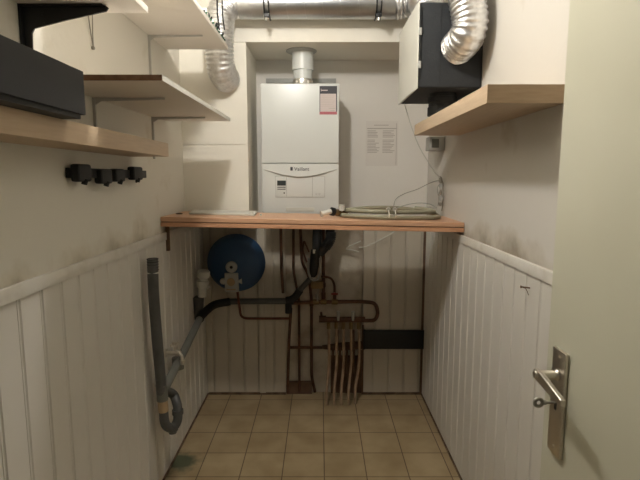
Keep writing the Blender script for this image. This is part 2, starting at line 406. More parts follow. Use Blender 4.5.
# raised brand band with its smile shaped lower edge
m = MB(); N_ = 24; top = []; bot = []
za = zsm-.004
for k in range(N_+1):
    s = k/N_; x = bx0+.012 + s*(bx1-bx0-.024)
    zb = P(300, 169.5, by0).z - .042*(1-(2*s-1)**2)**1.3
    top.append((x, za)); bot.append((x, zb))
for k in range(N_):
    f = [(top[k][0], by0-.0005-.010*math.sin(math.pi*k/N_), top[k][1]), (top[k+1][0], by0-.0005-.010*math.sin(math.pi*(k+1)/N_), top[k+1][1]),
         (bot[k+1][0], by0-.002-.016*math.sin(math.pi*(k+1)/N_), bot[k+1][1]), (bot[k][0], by0-.002-.016*math.sin(math.pi*k/N_), bot[k][1])]
    v = [m.bm.verts.new(q) for q in f]; m.face(v)
    v2 = [m.bm.verts.new((bot[k][0], by0-.002-.016*math.sin(math.pi*k/N_), bot[k][1])), m.bm.verts.new((bot[k+1][0], by0-.002-.016*math.sin(math.pi*(k+1)/N_), bot[k+1][1])),
          m.bm.verts.new((bot[k+1][0], by0+.001, bot[k+1][1]-.004)), m.bm.verts.new((bot[k][0], by0+.001, bot[k][1]-.004))]
    m.face(v2)
bb = m.build('brand_band', M['white'], t)
m = MB(); lz = P(300, 170.6, by0-.014).z
text_mesh(m, 'Vaillant', .030, (P(294.2, 170, by0-.013).x, by0-.0145, lz-.0005))
m.box(P(291.5, 170, by0).x-.006, P(291.5, 170, by0).x+.008, by0-.0145, by0-.0125, lz, lz+.021)
lg = m.build('logo_lettering', M['ink'], bb, smooth=False)
# control flap
q0 = P(275.5, 176.5, by0); q1 = P(324.5, 197, by0)
MB().box(q0.x-.002, q1.x+.002, by0-.0008, by0+.001, q1.z-.002, q0.z+.002).build('flap_seam', M['lightgrey'], t)
MB().box(q0.x, q1.x, by0-.004, by0+.001, q1.z, q0.z, .0015).build('control_flap', M['white'], t); fp = bpy.data.objects['control_flap']
a = P(276.5, 0, by0).x; s1 = P(286.5, 190, by0).x; s2 = P(312.3, 190, by0).x
for s1_ in (s1, s2): MB().box(s1_, s1_+.002, by0-.0046, by0-.0038, q1.z+.002, q0.z-.002).build('flap_divider', M['lightgrey'], fp)
u0 = P(277.2, 180.5, by0); u1 = P(286, 185.6, by0)
MB().box(u0.x, u1.x, by0-.0055, by0-.0035, u1.z, u0.z, .001).build('display', M['screen'], fp)
for yy in (186.8, 188.8):
    a0 = P(277.4, yy, by0); a1 = P(285.6, yy+.8, by0)
    MB().box(a0.x, a1.x, by0-.0055, by0-.0035, a1.z, a0.z).build('button', M['ink'], fp)
k0 = P(284.3, 193, by0); MB().lathe((k0.x, by0-.0035, k0.z), (0, -1, 0), [(0, .005), (.003, .0045)], 14).build('button', M['ink'], fp)
for px in (316.5, 319.5):
    k0 = P(px, 194, by0); MB().torus((k0.x, by0-.0042, k0.z), (0, 1, 0), .0045, .0008, 14).build('quality_mark', M['lightgrey'], fp)
k0 = P(286, 207.5, by0); k1 = P(314, 211.5, by0)
MB().box(k0.x, k1.x, by0-.0025, by0+.001, k1.z, k0.z, .001).build('grip_recess', M['whiteplastic'], t)
# sticker at the upper right
a = P(319.5, 86, by0); b_ = P(337, 114.5, by0)
W = b_.x-a.x; Hh = a.z-b_.z
m = MB(); yy = by0-.0012
m.mi = 0; m.box(a.x, b_.x, yy, by0, a.z-Hh*.27, a.z)
m.mi = 1; m.box(a.x+.004, b_.x-.006, yy, by0, b_.z+Hh*.10, a.z-Hh*.272)
m.mi = 0; m.box(a.x, a.x+.004, yy, by0, b_.z+Hh*.10, a.z-Hh*.272); m.box(b_.x-.006, b_.x, yy, by0, b_.z+Hh*.10, a.z-Hh*.272)
m.mi = 2; m.box(a.x, b_.x, yy, by0, b_.z, b_.z+Hh*.099)
m.mi = 3
for k in range(7): m.box(a.x+.010, b_.x-.014-.006*(k % 3), yy-.0004, yy, a.z-Hh*(.34+k*.06)-.002, a.z-Hh*(.34+k*.06))
m.box(a.x+W*.55, b_.x-.010, yy-.0004, yy, a.z-Hh*.80, a.z-Hh*.77); m.box(a.x+W*.62, b_.x-.014, yy-.0004, yy, a.z-Hh*.88, a.z-Hh*.85)
m.mi = 1; m.box(a.x+.012, a.x+W*.46, yy-.0005, yy, a.z-Hh*.17, a.z-Hh*.135); m.box(a.x+.008, a.x+.011, yy-.0005, yy, a.z-Hh*.19, a.z-Hh*.10)
m.build('sticker', [M['ink'], M['stickerpaper'], M['stickerpink'], M['inkpale']], t, smooth=False)
# fittings under the boiler
for k, xx in enumerate((-.27, -.20, -.13, -.06, .01)):
    m = MB(); m.tube([(xx, 3.05, bz0+.006), (xx, 3.05, bz0-.05)], .012, 12); m.tube([(xx, 3.05, bz0-.02), (xx, 3.05, bz0-.04)], .018, 6); m.build('connection', M['dullmetal'], t)
# flue
FY = 3.0
fc = P(302.8, 70, 3.0)
fl = thing('boiler_flue', 'white round flue pipe rising from the boiler into the beam', 'flue pipe', (fc.x, FY, bz1))
MB().lathe((fc.x, FY, bz1-.001), (0, 0, 1), [(0, .060), (.006, .062), (.04, .060), (.045, .056)]).build('flue_collar', M['brightmetal'], fl)
m = MB(); m.lathe((fc.x, FY, bz1+.044), (0, 0, 1), [(0, .056), (.05, .056), (.052, .064), (.165, .064)])
m.build('flue_pipe', M['white'], fl)
m = MB(); m.tube(bend([(fc.x, FY, bz1+.165), (fc.x, FY, bz1+.199), ], .01), .064, 24)
m.build('flue_elbow', M['white'], fl)
MB().lathe((fc.x-.008, FY, ZB-.0005), (0, 0, -1), [(0, .092), (.004, .092), (.010, .080), (.014, .062)]).build('ceiling_collar', M['lightgrey'], fl)
for s in (-1, 1): MB().box(fc.x+s*.034-.007, fc.x+s*.034+.007, FY-.064, FY-.050, bz1+.006, bz1+.03, .001).build('flue_clip', M['dullmetal'], fl)
# mounting rail on the wall behind the boiler top
a = P(266, 78.5, 3.22); b_ = P(336, 82, 3.22)
m = MB().box(a.x, b_.x, 3.217, 3.2345, a.z-.028, a.z, .002)
for xx in (a.x+.05, a.x+.09, b_.x-.05, b_.x-.09): m.lathe((xx, 3.217, a.z-.013), (0, -1, 0), [(0, .007), (.004, .006)], 6)
tag(m.build('mounting_rail', M['lightgrey']), 'flat grey mounting rail on the wall just above the boiler', 'rail')

# ------------------------------------------------------------------ ventilation ducting
def ribbed(mb, pts, r, pitch=.012, amp=.05, seg=26, jit=.03):
    pts = smooth_path(pts, 40); out = [pts[0]]; acc = 0; step = pitch/4
    for a, b_ in zip(pts, pts[1:]):
        L_ = (b_-a).length
        while acc + L_ >= step:
            k = (step-acc)/L_; a = a.lerp(b_, k); out.append(a.copy()); L_ = (b_-a).length; acc = 0
        acc += L_
    rs = [r*(1 + amp*math.sin(i*math.pi/2)) for i in range(len(out))]
    nb = len(mb.bm.verts); mb.tube(out, rs, seg)
    mb.bm.verts.ensure_lookup_table()
    for v in mb.bm.verts[nb:]: v.co += Vector([random.uniform(-1, 1) for _ in range(3)])*jit*.07
rp = (2.70, 2.423, .078)
ob = MB(); ob.tube([(x, rp[0], rp[1]) for x in (-.43, .40)], rp[2], 40)
for k in range(9):
    x = -.40 + k*.095
    c = [Vector((x + .105*(j/28)*.55, rp[0]+math.cos(2*math.pi*j/28)*(rp[2]+.0004), rp[1]+math.sin(2*math.pi*j/28)*(rp[2]+.0004))) for j in range(29)]
    ob.tube(c, .0016, 6)
tag(ob.build('ventilation_pipe', M['galv']), 'rigid galvanised spiral pipe running across under the ceiling', 'duct')
for i, px in enumerate((268, 378)):
    x = P(px, 10, 2.70).x
    t = thing('pipe_clamp', ('dark strap clamp around the galvanised pipe, the one left of the boiler flue', 'dark strap clamp around the galvanised pipe, near the black ventilation unit')[i], 'pipe clamp', (x, rp[0], rp[1]-.09), 'strap clamps on the galvanised pipe')
    m = MB()
    for dx in (-.014, .010):
        pts = [Vector((x+dx, rp[0]+math.cos(a)*(rp[2]+.004), rp[1]+math.sin(a)*(rp[2]+.004))) for a in [R(k) for k in range(-200, 21, 10)]]
        pts = [Vector((x+dx, rp[0]-.084, H-.002))] + pts[::1] + [Vector((x+dx, rp[0]+.084, H-.002))]
        m.tube(pts, .0042, 8)
    m.build('strap', M['blackpaint'], t)
    MB().box(x-.016, x+.013, rp[0]-.068, rp[0]-.045, rp[1]-rp[2]-.010, rp[1]-rp[2]+.010, .003).build('clamp_block', M['blackpaint'], t)
    MB().lathe((x-.002, rp[0]-.062, rp[1]-rp[2]-.014), (0, 0, -1), [(0, .007), (.012, .007), (.014, .004)], 8).build('bolt', M['brightmetal'], t)
m = MB(); ribbed(m, [(-.42, 2.70, 2.423), (-.48, 2.695, 2.415), (-.522, 2.68, 2.37), (-.532, 2.665, 2.29), (-.535, 2.66, 2.21), (-.535, 2.67, 2.12), (-.531, 2.71, 2.07), (-.528, 2.809, 2.052)], .073, .019, .055, 30, .012)
tag(m.build('flexible_duct', M['foil'], angle=80), 'crinkled foil duct hanging down in front of the cream pier at left', 'duct')
t = thing('duct_strap', 'two dark hanging straps beside the left foil duct', 'strap', (-.60, 2.57, 2.25))
for px, r_ in ((217.5, .0045), (222.5, .0035)):
    m = MB(); m.tube([P(px-.5, -12, 2.55)+Vector((0, 0, .10)), P(px, 14, 2.55), P(px+2, 30, 2.562)], r_, 8); m.build('strap', M['blackpaint'], t)
m = MB(); p0 = P(217, -12, 2.55); m.box(p0.x-.02, p0.x+.05, 2.54, 2.562, H-.01, H-.0005); m.tube([P(217, -12, 2.55)+Vector((0, 0, .09)), (p0.x, 2.55, H-.008)], .0045, 8)
m.tube([P(222, -12, 2.55)+Vector((0, 0, .09)), (p0.x+.028, 2.55, H-.008)], .0035, 8)
m.build('ceiling_plate', M['dullmetal'], t)
m = MB(); ribbed(m, [(.40, 2.70, 2.423), (.45, 2.695, 2.43), (.51, 2.66, 2.43), (.545, 2.60, 2.39), (.555, 2.56, 2.262)], .080, .019, .055, 30, .012)
tag(m.build('flexible_duct', M['foil'], angle=80), 'short foil duct joining the galvanised pipe to the top of the ventilation unit', 'duct')
# ventilation unit
vx, vy0, vy1, vz0, vz1 = .432, 2.20, 2.68, 1.897, 2.258
t = thing('ventilation_unit', 'black foam ventilation unit with white side cover on the right wall', 'ventilation unit', (.57, 2.45, vz0))
MB().box(vx, XR-.001, vy0, vy1, vz0, vz1, .012, 3).build('body', M['foam'], t)
m = MB().box(P(441, 40, vy0).x-.0015, P(441, 40, vy0).x+.0015, vy0-.001, vy0+.01, vz0+.012, vz1-.012); m.box(vx-.0, vx+.012, vy0-.006, vy0+.02, vz0+.04, vz1-.02, .003)
m.build('seam', M['rubber'], t)
m = MB()
sec = [(vx+.002, vy0-.006), (vx-.003, vy0-.004), (vx-.006, vy0+.10), (vx-.008, vy0+.22), (vx-.008, vy1), (vx+.002, vy1)]
m.prism([(x, y, vz0-.004) for x, y in sec], (0, 0, vz1-vz0+.008))
m.build('side_cover', M['whiteplastic'], t, bevel=.008)
for zz in (1.98, 2.12): MB().box(vx-.002, vx+.012, vy0-.010, vy0-.004, zz, zz+.03, .001).build('cover_clip', M['lightgrey'], t)
pc = P(436, 100, 2.62)
m = MB(); m.lathe((.585, 2.36, vz0+.004), (0, 0, -1), [(0, .064), (.02, .064), (.022, .070), (.045, .070), (.047, .065), (.065, .065), (.067, .069), (.105, .069), (.105, .058)])
m.build('bottom_port', M['rubber'], t)
m = MB(); ribbed(m, [(.575, 2.11, H-.001), (.578, 2.10, 2.46), (.585, 2.09, 2.34), (.603, 2.08, 2.22), (.618, 2.075, 2.14), (.612, 2.10, 2.085), (.597, 2.198, 2.062)], .071, .019, .055, 30, .012)
tag(m.build('flexible_duct', M['foil'], angle=80), 'thick foil duct bending into the near face of the black ventilation unit', 'duct')

# ------------------------------------------------------------------ shelves
def rail_bracket(par, y, xtip, zshelf, z0, z1, wall=XL, s=1):
    m = MB().box(wall+.0005, wall+.010, y-.004, y+.004, z0, z1)
    for k in range(int((z1-z0)/.05)): m.box(wall+.010, wall+.0105, y-.002, y+.002, z0+.02+k*.05, z0+.035+k*.05)
    m.build('wall_rail', M['railgrey'], par, smooth=False)
    m = MB(); m.prism([(wall+.010, y-.0025, zshelf-.0005), (xtip, y-.0025, zshelf-.0005), (xtip, y-.0025, zshelf-.007), (wall+.03, y-.0025, zshelf-.012), (wall+.010, y-.0025, zshelf-.025)], (0, .005, 0))
    m.build('bracket', M['railgrey'], par, smooth=False)
# middle white shelf C
cB, cT = 1.788, 1.805; cy0, cy1 = 1.408, 2.52
t = thing('wall_shelf', 'white melamine shelf with bare brown end on the left wall, the middle level', 'shelf', (-.64, 2.0, cB))
MB().box(XL+.001, -.460, cy0+.0015, cy1, cB, cT, .001).build('shelf_board', M['melamine'], t)
MB().box(XL+.001, -.4605, cy0, cy0+.0016, cB+.0005, cT-.0005).build('bare_end', M['chip'], t)
MB().box(-.4602, -.4592, cy0+.002, cy1, cB+.0005, cT-.0005).build('edge_band', M['whiteplastic'], t)
for o_ in [o for o in bpy.data.objects if o.parent == t]:      # the shelf sags and swings out a little at its near end
    for v in o_.data.vertices:
        k = (cy1 - (v.co.y + t['_w'][1])) / (cy1 - cy0)
        v.co.z -= .014*k
        if v.co.x + t['_w'][0] > -.6: v.co.x += .012*k
rail_bracket(t, 1.72, -.54, cB-.0108, 1.65, cB-.0114)
rail_bracket(t, 2.31, -.54, cB-.0032, 1.59, cB-.0038)
# upper far white shelf B
t = thing('wall_shelf', 'white melamine shelf high on the left wall, its far end beside the foil duct', 'shelf', (-.63, 2.0, 2.153))
MB().box(XL+.001, -.472, 1.45, 2.565, 2.153, 2.172, .001).build('shelf_board', M['melamine'], t)
rail_bracket(t, 2.31, -.54, 2.153, 1.806, 2.1525)
# nearest upper shelf A on a black bracket
t = thing('wall_shelf', 'white melamine shelf carried by a black steel bracket at the top left', 'shelf', (-.66, 1.2, 1.975))
MB().box(XL+.001, -.476, .62, 1.400, 1.953, 1.970, .001).build('shelf_board', M['melamine'], t)
m = MB(); yb = 1.335; tp = P(108, 4, yb).x
m.prism([(XL+.0008, yb, 1.952), (tp-.008, yb, 1.952), (tp, yb, 1.946), (tp-.006, yb, 1.937), (-.67, yb, 1.915), (XL+.034, yb, 1.894), (XL+.026, yb, 1.882), (XL+.022, yb, 1.745), (XL+.0008, yb, 1.745)], (0, .005, 0))
m.box(XL+.0008, XL+.006, yb-.012, yb+.017, 1.735, 1.952); m.box(XL+.001, tp-.012, yb-.012, yb+.017, 1.9485, 1.9525)
for zz in (1.93, 1.905): m.lathe((XL+.06, yb-.0004, zz), (0, -1, 0), [(0, .004), (.0015, .003)], 8)
m.build('bracket', M['blackpaint'], t, smooth=False)
# a bent wire hanging on the wall under shelf A
m = MB(); x_ = XL+.006
y1_ = PX(90, 15, x_); y2_ = PX(93.5, 48, x_)
m.tube([(x_, y1_.y-.02, y1_.z+.03), (x_, y1_.y-.002, y1_.z-.06), (x_, y2_.y, y2_.z)], .0018, 6); m.tube([(x_, y1_.y+.02, y1_.z+.03), (x_, y1_.y+.012, y1_.z-.06), (x_, y2_.y, y2_.z)], .0018, 6)
m.lathe((XL+.0005, y2_.y, y2_.z), (1, 0, 0), [(0, .006), (.008, .006), (.010, .003)], 10)
tag(m.build('hanging_wire', M['dullmetal']), 'thin doubled wire hanging on the left wall from a small screw', 'wire')
# thick floating oak shelf left
t = thing('floating_shelf', 'thick light oak floating shelf on the left wall under the black box', 'shelf', (-.71, 1.5, 1.588))
MB().box(XL+.001, -.631, .72, 2.03, 1.588, 1.643, .0015).build('shelf_board', M['oak'], t)
# black box on it
t = thing('storage_box', 'large black cardboard box lying on the left oak shelf', 'box', (-.69, .95, 1.644))
MB().box(XL+.012, -.592, .68, 1.219, 1.644, 1.668, .003).build('box_base', M['rubber'], t)
MB().box(XL+.006, -.584, .67, 1.229, 1.655, 1.761, .003).build('box_lid', M['blackbox'], t)
# thick oak shelf right
sy0, sy1 = 1.445, 2.53
t = thing('floating_shelf', 'thick oak floating shelf on the right wall below the ventilation unit', 'shelf', (.60, 2.0, 1.7175))
MB().box(.488, XR-.001, sy0, sy1, 1.7175, 1.771, .0015).build('shelf_board', M['oak'], t)
MB().box(.4885, XR-.001, sy0-.0008, sy0+.001, 1.718, 1.7705).build('shaded_end', M['oakendshade'], t)  # thin facing that paints the near end's shade in darker oak
# cable of small fairy lights along the edge of shelf B
t = thing('light_string', 'tangled dark string of small lights along the edge of the high left shelf', 'string lights', (-.49, 2.3, 2.172))
pts = []
for k in range(34):
    y = 2.10 + k*.0132; pts.append((-.485 + .013*math.sin(k*1.9), y, 2.1775 + .009*abs(math.sin(k*1.3))))
MB().tube(smooth_path(pts, 4), .0035, 7).build('cable', M['green'], t)
for k in range(0, 34, 2):
    p = Vector(pts[k]); MB().lathe(p+Vector((0, 0, -.002)), (random.uniform(-.6, .6), random.uniform(-.3, .3), 1), [(0, .004), (.010, .006), (.018, .003)], 8).build('light_bulb', M['rubber'], t)
for y in (2.12, 2.26):
    m = MB(); m.box(-.497, -.475, y, y+.045, 2.1725, 2.208, .004); m.tube([(-.486, y+.045, 2.192), (-.486, y+.07, 2.187)], .005, 8); m.build('plug', M['whiteplastic'], t)

# ------------------------------------------------------------------ broom holder on the left wall
hx = XL
t = thing('tool_rail', 'black broom and tool holder rail on the left wall under the oak shelf', 'tool holder', (XL+.02, 1.9, 1.49))
ya = PX(76, 170, XL+.02); yb_ = PX(144, 168, XL+.02)
zc = 1.516
m = MB().box(XL+.0005, XL+.030, ya.y-.03, yb_.y, zc-.016, zc+.016, .003); m.build('rail', M['rubber'], t)
def yof(px): return PX(px, 170, XL+.035).y
for (a0, a1, dz0, dz1) in ((75, 88, -.028, .028), (98, 109, -.036, .014), (113, 122, -.030, .018), (131, 140, -.024, .030)):
    y0_, y1_ = yof(a0), yof(a1)
    m = MB().box(XL+.018, XL+.048, y0_, y1_, zc+dz0, zc+dz1, .010, 3)
    m.tube([(XL+.046, (y0_+y1_)/2, zc+dz0+.010), (XL+.040, (y0_+y1_)/2, zc+dz0-.008)], .009, 10)
    m.build('gripper', M['rubber'], t)
# nail mark below and socket etc.
p = PX(136, 182, XL+.001)
tag(MB().lathe((XL+.0003, p.y, p.z), (1, 0, 0), [(0, .004), (.006, .003)], 8).build('wall_screw', M['rustwood']), 'tiny brown screw in the left wall under the tool holder', 'screw')

# ------------------------------------------------------------------ paper notice on recess wall
a = P(366, 121, YB); b_ = P(397.5, 166, YB); W = b_.x-a.x; Hh = a.z-b_.z
m = MB(); m.mi = 0; m.box(a.x, b_.x, YB-.0014, YB-.0004, b_.z, a.z)
m.mi = 1; yy = YB-.0018
m.box(a.x+W*.25, a.x+W*.7, yy, YB-.0013, a.z-Hh*.10, a.z-Hh*.085); m.box(a.x+W*.04, a.x+W*.94, yy, YB-.0013, a.z-Hh*.175, a.z-Hh*.155)
random.seed(3)
for cx, ws in ((.05, .38), (.52, .40)):
    for k in range(15):
        if k in (5,) : continue
        z_ = a.z-Hh*(.21+k*.034)
        m.box(a.x+W*cx, a.x+W*(cx+ws*random.uniform(.6, 1)), yy, YB-.0013, z_-Hh*.015, z_)
m.box(b_.x-W*.06, b_.x-W*.045, yy, YB-.0013, b_.z+Hh*.02, a.z-Hh*.05)
tag(m.build('paper_notice', [M['paper'], M['inkpale']], smooth=False), 'printed paper sheet in a sleeve on the wall right of the boiler', 'paper')

# wall socket in the corner
t = thing('wall_socket', 'small grey wall socket in the back corner below the right oak shelf', 'socket', (.67, 2.85, 1.60))
a = P(429.5, 136.5, 2.80); b_ = P(446, 150.5, 2.80)
MB().box(a.x, XR-.001, 2.80, 2.90, b_.z, a.z, .006).build('socket_box', M['lightgrey'], t)
MB().box(a.x+.014, a.x+.055, 2.795, 2.802, b_.z+.016, a.z-.014, .003).build('socket_face', M['midgrey'], t)
# signal wire from the ventilation unit to the connector block
m = MB(); w_ = [P(404, 102, 2.66), P(407, 112, 2.67), P(412, 128, 2.68), P(419, 146, 2.70), P(427, 160, 2.73), P(434, 171, 2.76), P(440, 178, 2.77)]
m.tube(smooth_path(w_, 6), .0028, 7)
tag(m.build('signal_wire', M['whiteplastic']), 'thin pale wire drooping from the ventilation unit to the corner connectors', 'wire')
t = thing('wire_connector', 'small chain of wire connectors hanging in the back right corner', 'connector', P(441, 211, 2.78))
for k, (x_, y0_, y1_, r_) in enumerate(((440.3, 177, 183, .011), (441, 184, 189, .013), (440.6, 190, 195, .008), (441, 196, 201, .014), (440, 202, 206, .010))):
    m = MB(); p0 = P(x_, y0_, 2.775); p1 = P(x_+.3, y1_, 2.775); m.tube([p0, (p0+p1)/2, p1], [r_*.7, r_, r_*.6], 8)
    m.build('terminal', (M['dullmetal'], M['lightgrey'])[k % 2], t)
m = MB(); m.tube(smooth_path([P(440, 176, 2.785), P(443, 185, 2.785), P(439, 194, 2.785), P(442.5, 203, 2.785), P(441.5, 211, 2.785)], 6), .003, 6)
m.tube(smooth_path([P(441, 182, 2.775), P(437.5, 188, 2.775), P(438.5, 198, 2.775), P(438, 206, 2.775)], 5), .002, 6)
m.build('core_wire', M['dullmetal'], t)
m = MB(); m.tube(smooth_path([P(440, 180, 2.77), P(430, 183, 2.74), P(418, 189, 2.68), P(405, 193.5, 2.60), P(396, 199, 2.53), P(393.5, 207, 2.50)], 6), .0022, 6)
tag(m.build('loose_wire', M['dullmetal']), 'thin wire running from the corner connectors to the clip on the hose', 'wire')
m = MB(); m.tube(smooth_path([P(397, 208, 2.60), P(406, 205, 2.66), P(418, 203, 2.72), P(429, 204, 2.76), P(437, 208, 2.77)], 6), .0028, 6)
tag(m.build('arched_cable', M['lightgrey']), 'short grey cable arching up behind the coiled hose', 'cable')

# ------------------------------------------------------------------ coiled hose on the worktop
t = thing('garden_hose', 'grey green hose lying in a flat coil on the worktop right of the boiler', 'hose', (.37, 2.57, wz(.37)))
def loop(cx, cy, rx, ry, lift, n=28, a0=0, a1=360):
    out = []
    for k in range(n+1):
        a = R(a0+(a1-a0)*k/n); x = cx+rx*math.cos(a); y = cy+ry*math.sin(a)
        out.append((x, y, wz(x)+.0135+lift(k/n)))
    return out
pts = loop(.373, 2.57, .262, .13, lambda s: 0.0 + .034*max(0, math.sin(R(150+380*s))), n=30, a0=150, a1=530)
pts += loop(.373, 2.58, .238, .11, lambda s: .026 + .014*max(0, math.sin(R(170+240*s))), a0=175, a1=410)[1:]
MB().tube(smooth_path(pts, 3), .0118, 12).build('hose', M['greenhose'], t)
pe = Vector(pts[0])
# white end fitting with brass valve
t = thing('hose_fitting', 'white plastic hose fitting with brass nut at the left end of the hose', 'hose fitting', (.07, 2.5, wz(.07)))
a = P(321, 217, 2.50); b_ = P(331, 211.5, 2.52); c_ = P(337, 213.5, 2.54); d_ = P(344, 214.5, 2.58)
a.z = wz(.02)+.020; c_.z = wz(.1)+.026; b_.z = wz(.06)+.034; d_.z = wz(.13)+.022
m = MB(); m.tube([a, a.lerp(b_, .25), b_], [.018, .013, .014], 14); m.build('spout', M['whiteplastic'], t)
m = MB(); m.tube([b_, b_.lerp(c_, .5)], .022, 16); m.build('collar', M['rubber'], t)
m = MB(); m.tube([b_.lerp(c_, .5), c_, d_, pe], [.016, .019, .018, .0145], 12); m.build('nut', M['brass'], t)
m = MB(); q = P(342, 208, 2.54); m.tube([c_.lerp(d_, .5), q+Vector((0, 0, -.01))], .006, 10); m.tube([q+Vector((0, 0, -.014)), q+Vector((0, 0, .018))], .016, 12); m.build('knob', M['whiteplastic'], t)
for i, px in enumerate((388, 394.5)):
    p0 = P(px, 213, 2.46); xx = p0.x
    m = MB(); m.torus((xx, 2.450, wz(xx)+.026), (1, .05, 0), .0215, .0035, 18); m.box(xx-.006, xx+.006, 2.445, 2.457, wz(xx)+.045, wz(xx)+.066, .001)
    m.lathe((xx-.011, 2.451, wz(xx)+.056), (1, 0, 0), [(0, .005), (.022, .005)], 8)
    tag(m.build('hose_clip', M['brightmetal']), ('metal hose clip on the coil, the left one of two', 'metal hose clip on the coil, the right one of two')[i], 'hose clip', 'metal clips on the hose coil')

# ------------------------------------------------------------------ below: expansion vessel
tc_ = P(234.5, 264.5, 3.02)
t = thing('expansion_vessel', 'round blue expansion vessel hanging under the worktop at left', 'expansion vessel', (tc_.x, 3.1, tc_.z-.19))
MB().lathe((tc_.x, 3.185, tc_.z), (0, -1, 0), [(0, .05), (.01, .12), (.035, .168), (.07, .186), (.085, .187), (.09, .190), (.100, .190), (.105, .186), (.125, .176), (.145, .150), (.160, .10), (.166, .05), (.167, .01)], 48).build('vessel_shell', M['bluepaint'], t)
yv = 3.015
m = MB(); q = P(231.5, 267, yv); m.lathe((q.x, yv+.005, q.z), (0, -1, 0), [(0, .037), (.010, .037), (.016, .030), (.017, .012)], 24); m.mi = 1; m.lathe((q.x, yv-.011, q.z), (0, -1, 0), [(0, .010), (.006, .008)], 12)
m.build('gauge', [M['lightgrey'], M['rubber']], t)
q0 = P(224.5, 273, yv); q1 = P(238.5, 292, yv)
m = MB().box(q0.x, q1.x, yv-.004, yv+.03, q1.z, q0.z, .004); m.mi = 1; qq = P(231, 282, yv); m.lathe((qq.x, yv-.004, qq.z), (0, -1, 0), [(0, .026), (.002, .025)], 20)
m.mi = 1; m.box(qq.x-.03, qq.x+.03, yv-.0055, yv-.0035, q1.z+.012, q1.z+.020)
m.build('valve_block', [M['lightgrey'], M['tan']], t)
for s in (-1, 1):
    q = P(231.5+s*8.5, 281.5, yv); m = MB(); m.lathe((q.x, yv+.02, q.z), (0, -1, 0), [(0, .020), (.015, .022), (.020, .016)], 3 if s > 0 else 12); m.build('tap', M['lightgrey'], t)
# copper branch dropping from the vessel
m = MB(); m.tube(bend([P(237.5, 292, 3.05), P(239, 304, 3.08), P(241, 318.5, 3.14), P(289, 318.5, 3.14)], .05), .0085, 12)
tag(m.build('copper_pipe', M['redcopper']), 'thin reddish copper pipe from the blue vessel running right along the panelling', 'pipe')

# ------------------------------------------------------------------ grey drain along the left wall and back wall
t = thing('drain_pipe', 'grey plastic drain pipe rising along the left panelling to the back wall', 'pipe', (-.72, 2.7, .5))
x_ = -.728
D0 = PX(167, 384, x_); D1 = PX(186, 347, x_); D2 = PX(201, 316, x_)
D3 = P(214, 305, 3.06); D4 = P(230, 301.5, 3.10); D5 = P(286, 301, 3.10)
m = MB(); m.tube([D0 + (D0-D1)*.2, D0, D1, D2], .0215, 18); m.build('sloping_pipe', M['midgrey'], t)
m = MB(); m.tube(smooth_path([D2 - (D2-D1)*.12, D2, D3, D4], 6), .0265, 18); m.build('elbow', M['rubber'], t)
m = MB(); m.tube([D4, D5], .0205, 18); m.build('level_pipe', M['greyplastic'], t)
m = MB(); m.tube([D5, P(293, 300, 3.10)], .028, 18); m.tube(smooth_path([P(289, 300.5, 3.10), P(295, 297, 3.10), P(300, 290, 3.10)], 5), .025, 16); m.tube([P(288.5, 300, 3.1), P(288.5, 313, 3.1)], .022, 16)
m.build('branch_fitting', M['rubber'], t)
m = MB(); m.tube([P(298, 292, 3.10), P(311, 278, 3.08)], .0185, 16); m.build('upper_pipe', M['greyplastic'], t)
# vertical stand pipe with trap
t = thing('stand_pipe', 'tall dark grey washing machine stand pipe in front of the left panelling', 'pipe', (-.71, 2.1, .3))
xs = -.735
T0 = PX(152.5, 259, xs); T1 = PX(154, 300, xs+.002); T2 = PX(160, 372, xs+.006); T3 = PX(162.5, 400, xs+.008); T4 = PX(164.5, 421, xs+.012)
m = MB(); m.tube(smooth_path([T0, T1, T2, T3], 5), .0235, 20, cap=True); m.build('pipe', M['greyplastic'], t)
m = MB()
for f in (0, .012, .024, .036, .048): m.torus(T0+Vector((0, 0, -f)), (0, 0, 1), .0235, .0022, 20)
m.build('ribbed_socket', M['rubber'], t)
m = MB(); p = PX(153, 272.5, xs); m.torus(p, (0, 0, 1), .0240, .0035, 20); m.build('white_ring', M['whiteplastic'], t)
m = MB(); m.torus(PX(161.5, 385, xs+.007), (0, 0, 1), .0245, .003, 20); m.tube([PX(161.5, 385, xs+.007), T3], .0255, 20); m.build('sleeve', M['midgrey'], t)
m = MB(); m.tube([T3, PX(163.6, 411, xs+.01)], .0230, 20); m.build('tan_collar', M['tan'], t)
T5 = T4.copy()
m = MB(); m.tube(smooth_path([PX(163.6, 411, xs+.01), T4, T4+Vector((.008, .008, -.030)), T4+Vector((.026, .032, -.052)), T4+Vector((.044, .050, -.025)), T4+Vector((.046, .056, .02)), T4+Vector((.038, .070, .055)), T4+Vector((.016, .09, .088)), D0+(D0-D1)*.15], 6), .0215, 18)
m.build('trap_bend', M['greyplastic'], t)
m = MB(); q = T4+Vector((.026, .032, -.056)); m.lathe(q+Vector((0, 0, .01)), (0, 0, -1), [(0, .025), (.016, .025), (.020, .021), (.030, .018), (.032, .010)], 20)
m.build('trap_nut', M['greyplastic'], t)
MB().lathe(T4+Vector((.046, .056, .006)), (0, 0, 1), [(0, .026), (.022, .026)], 20).build('trap_nut', M['greyplastic'], t)
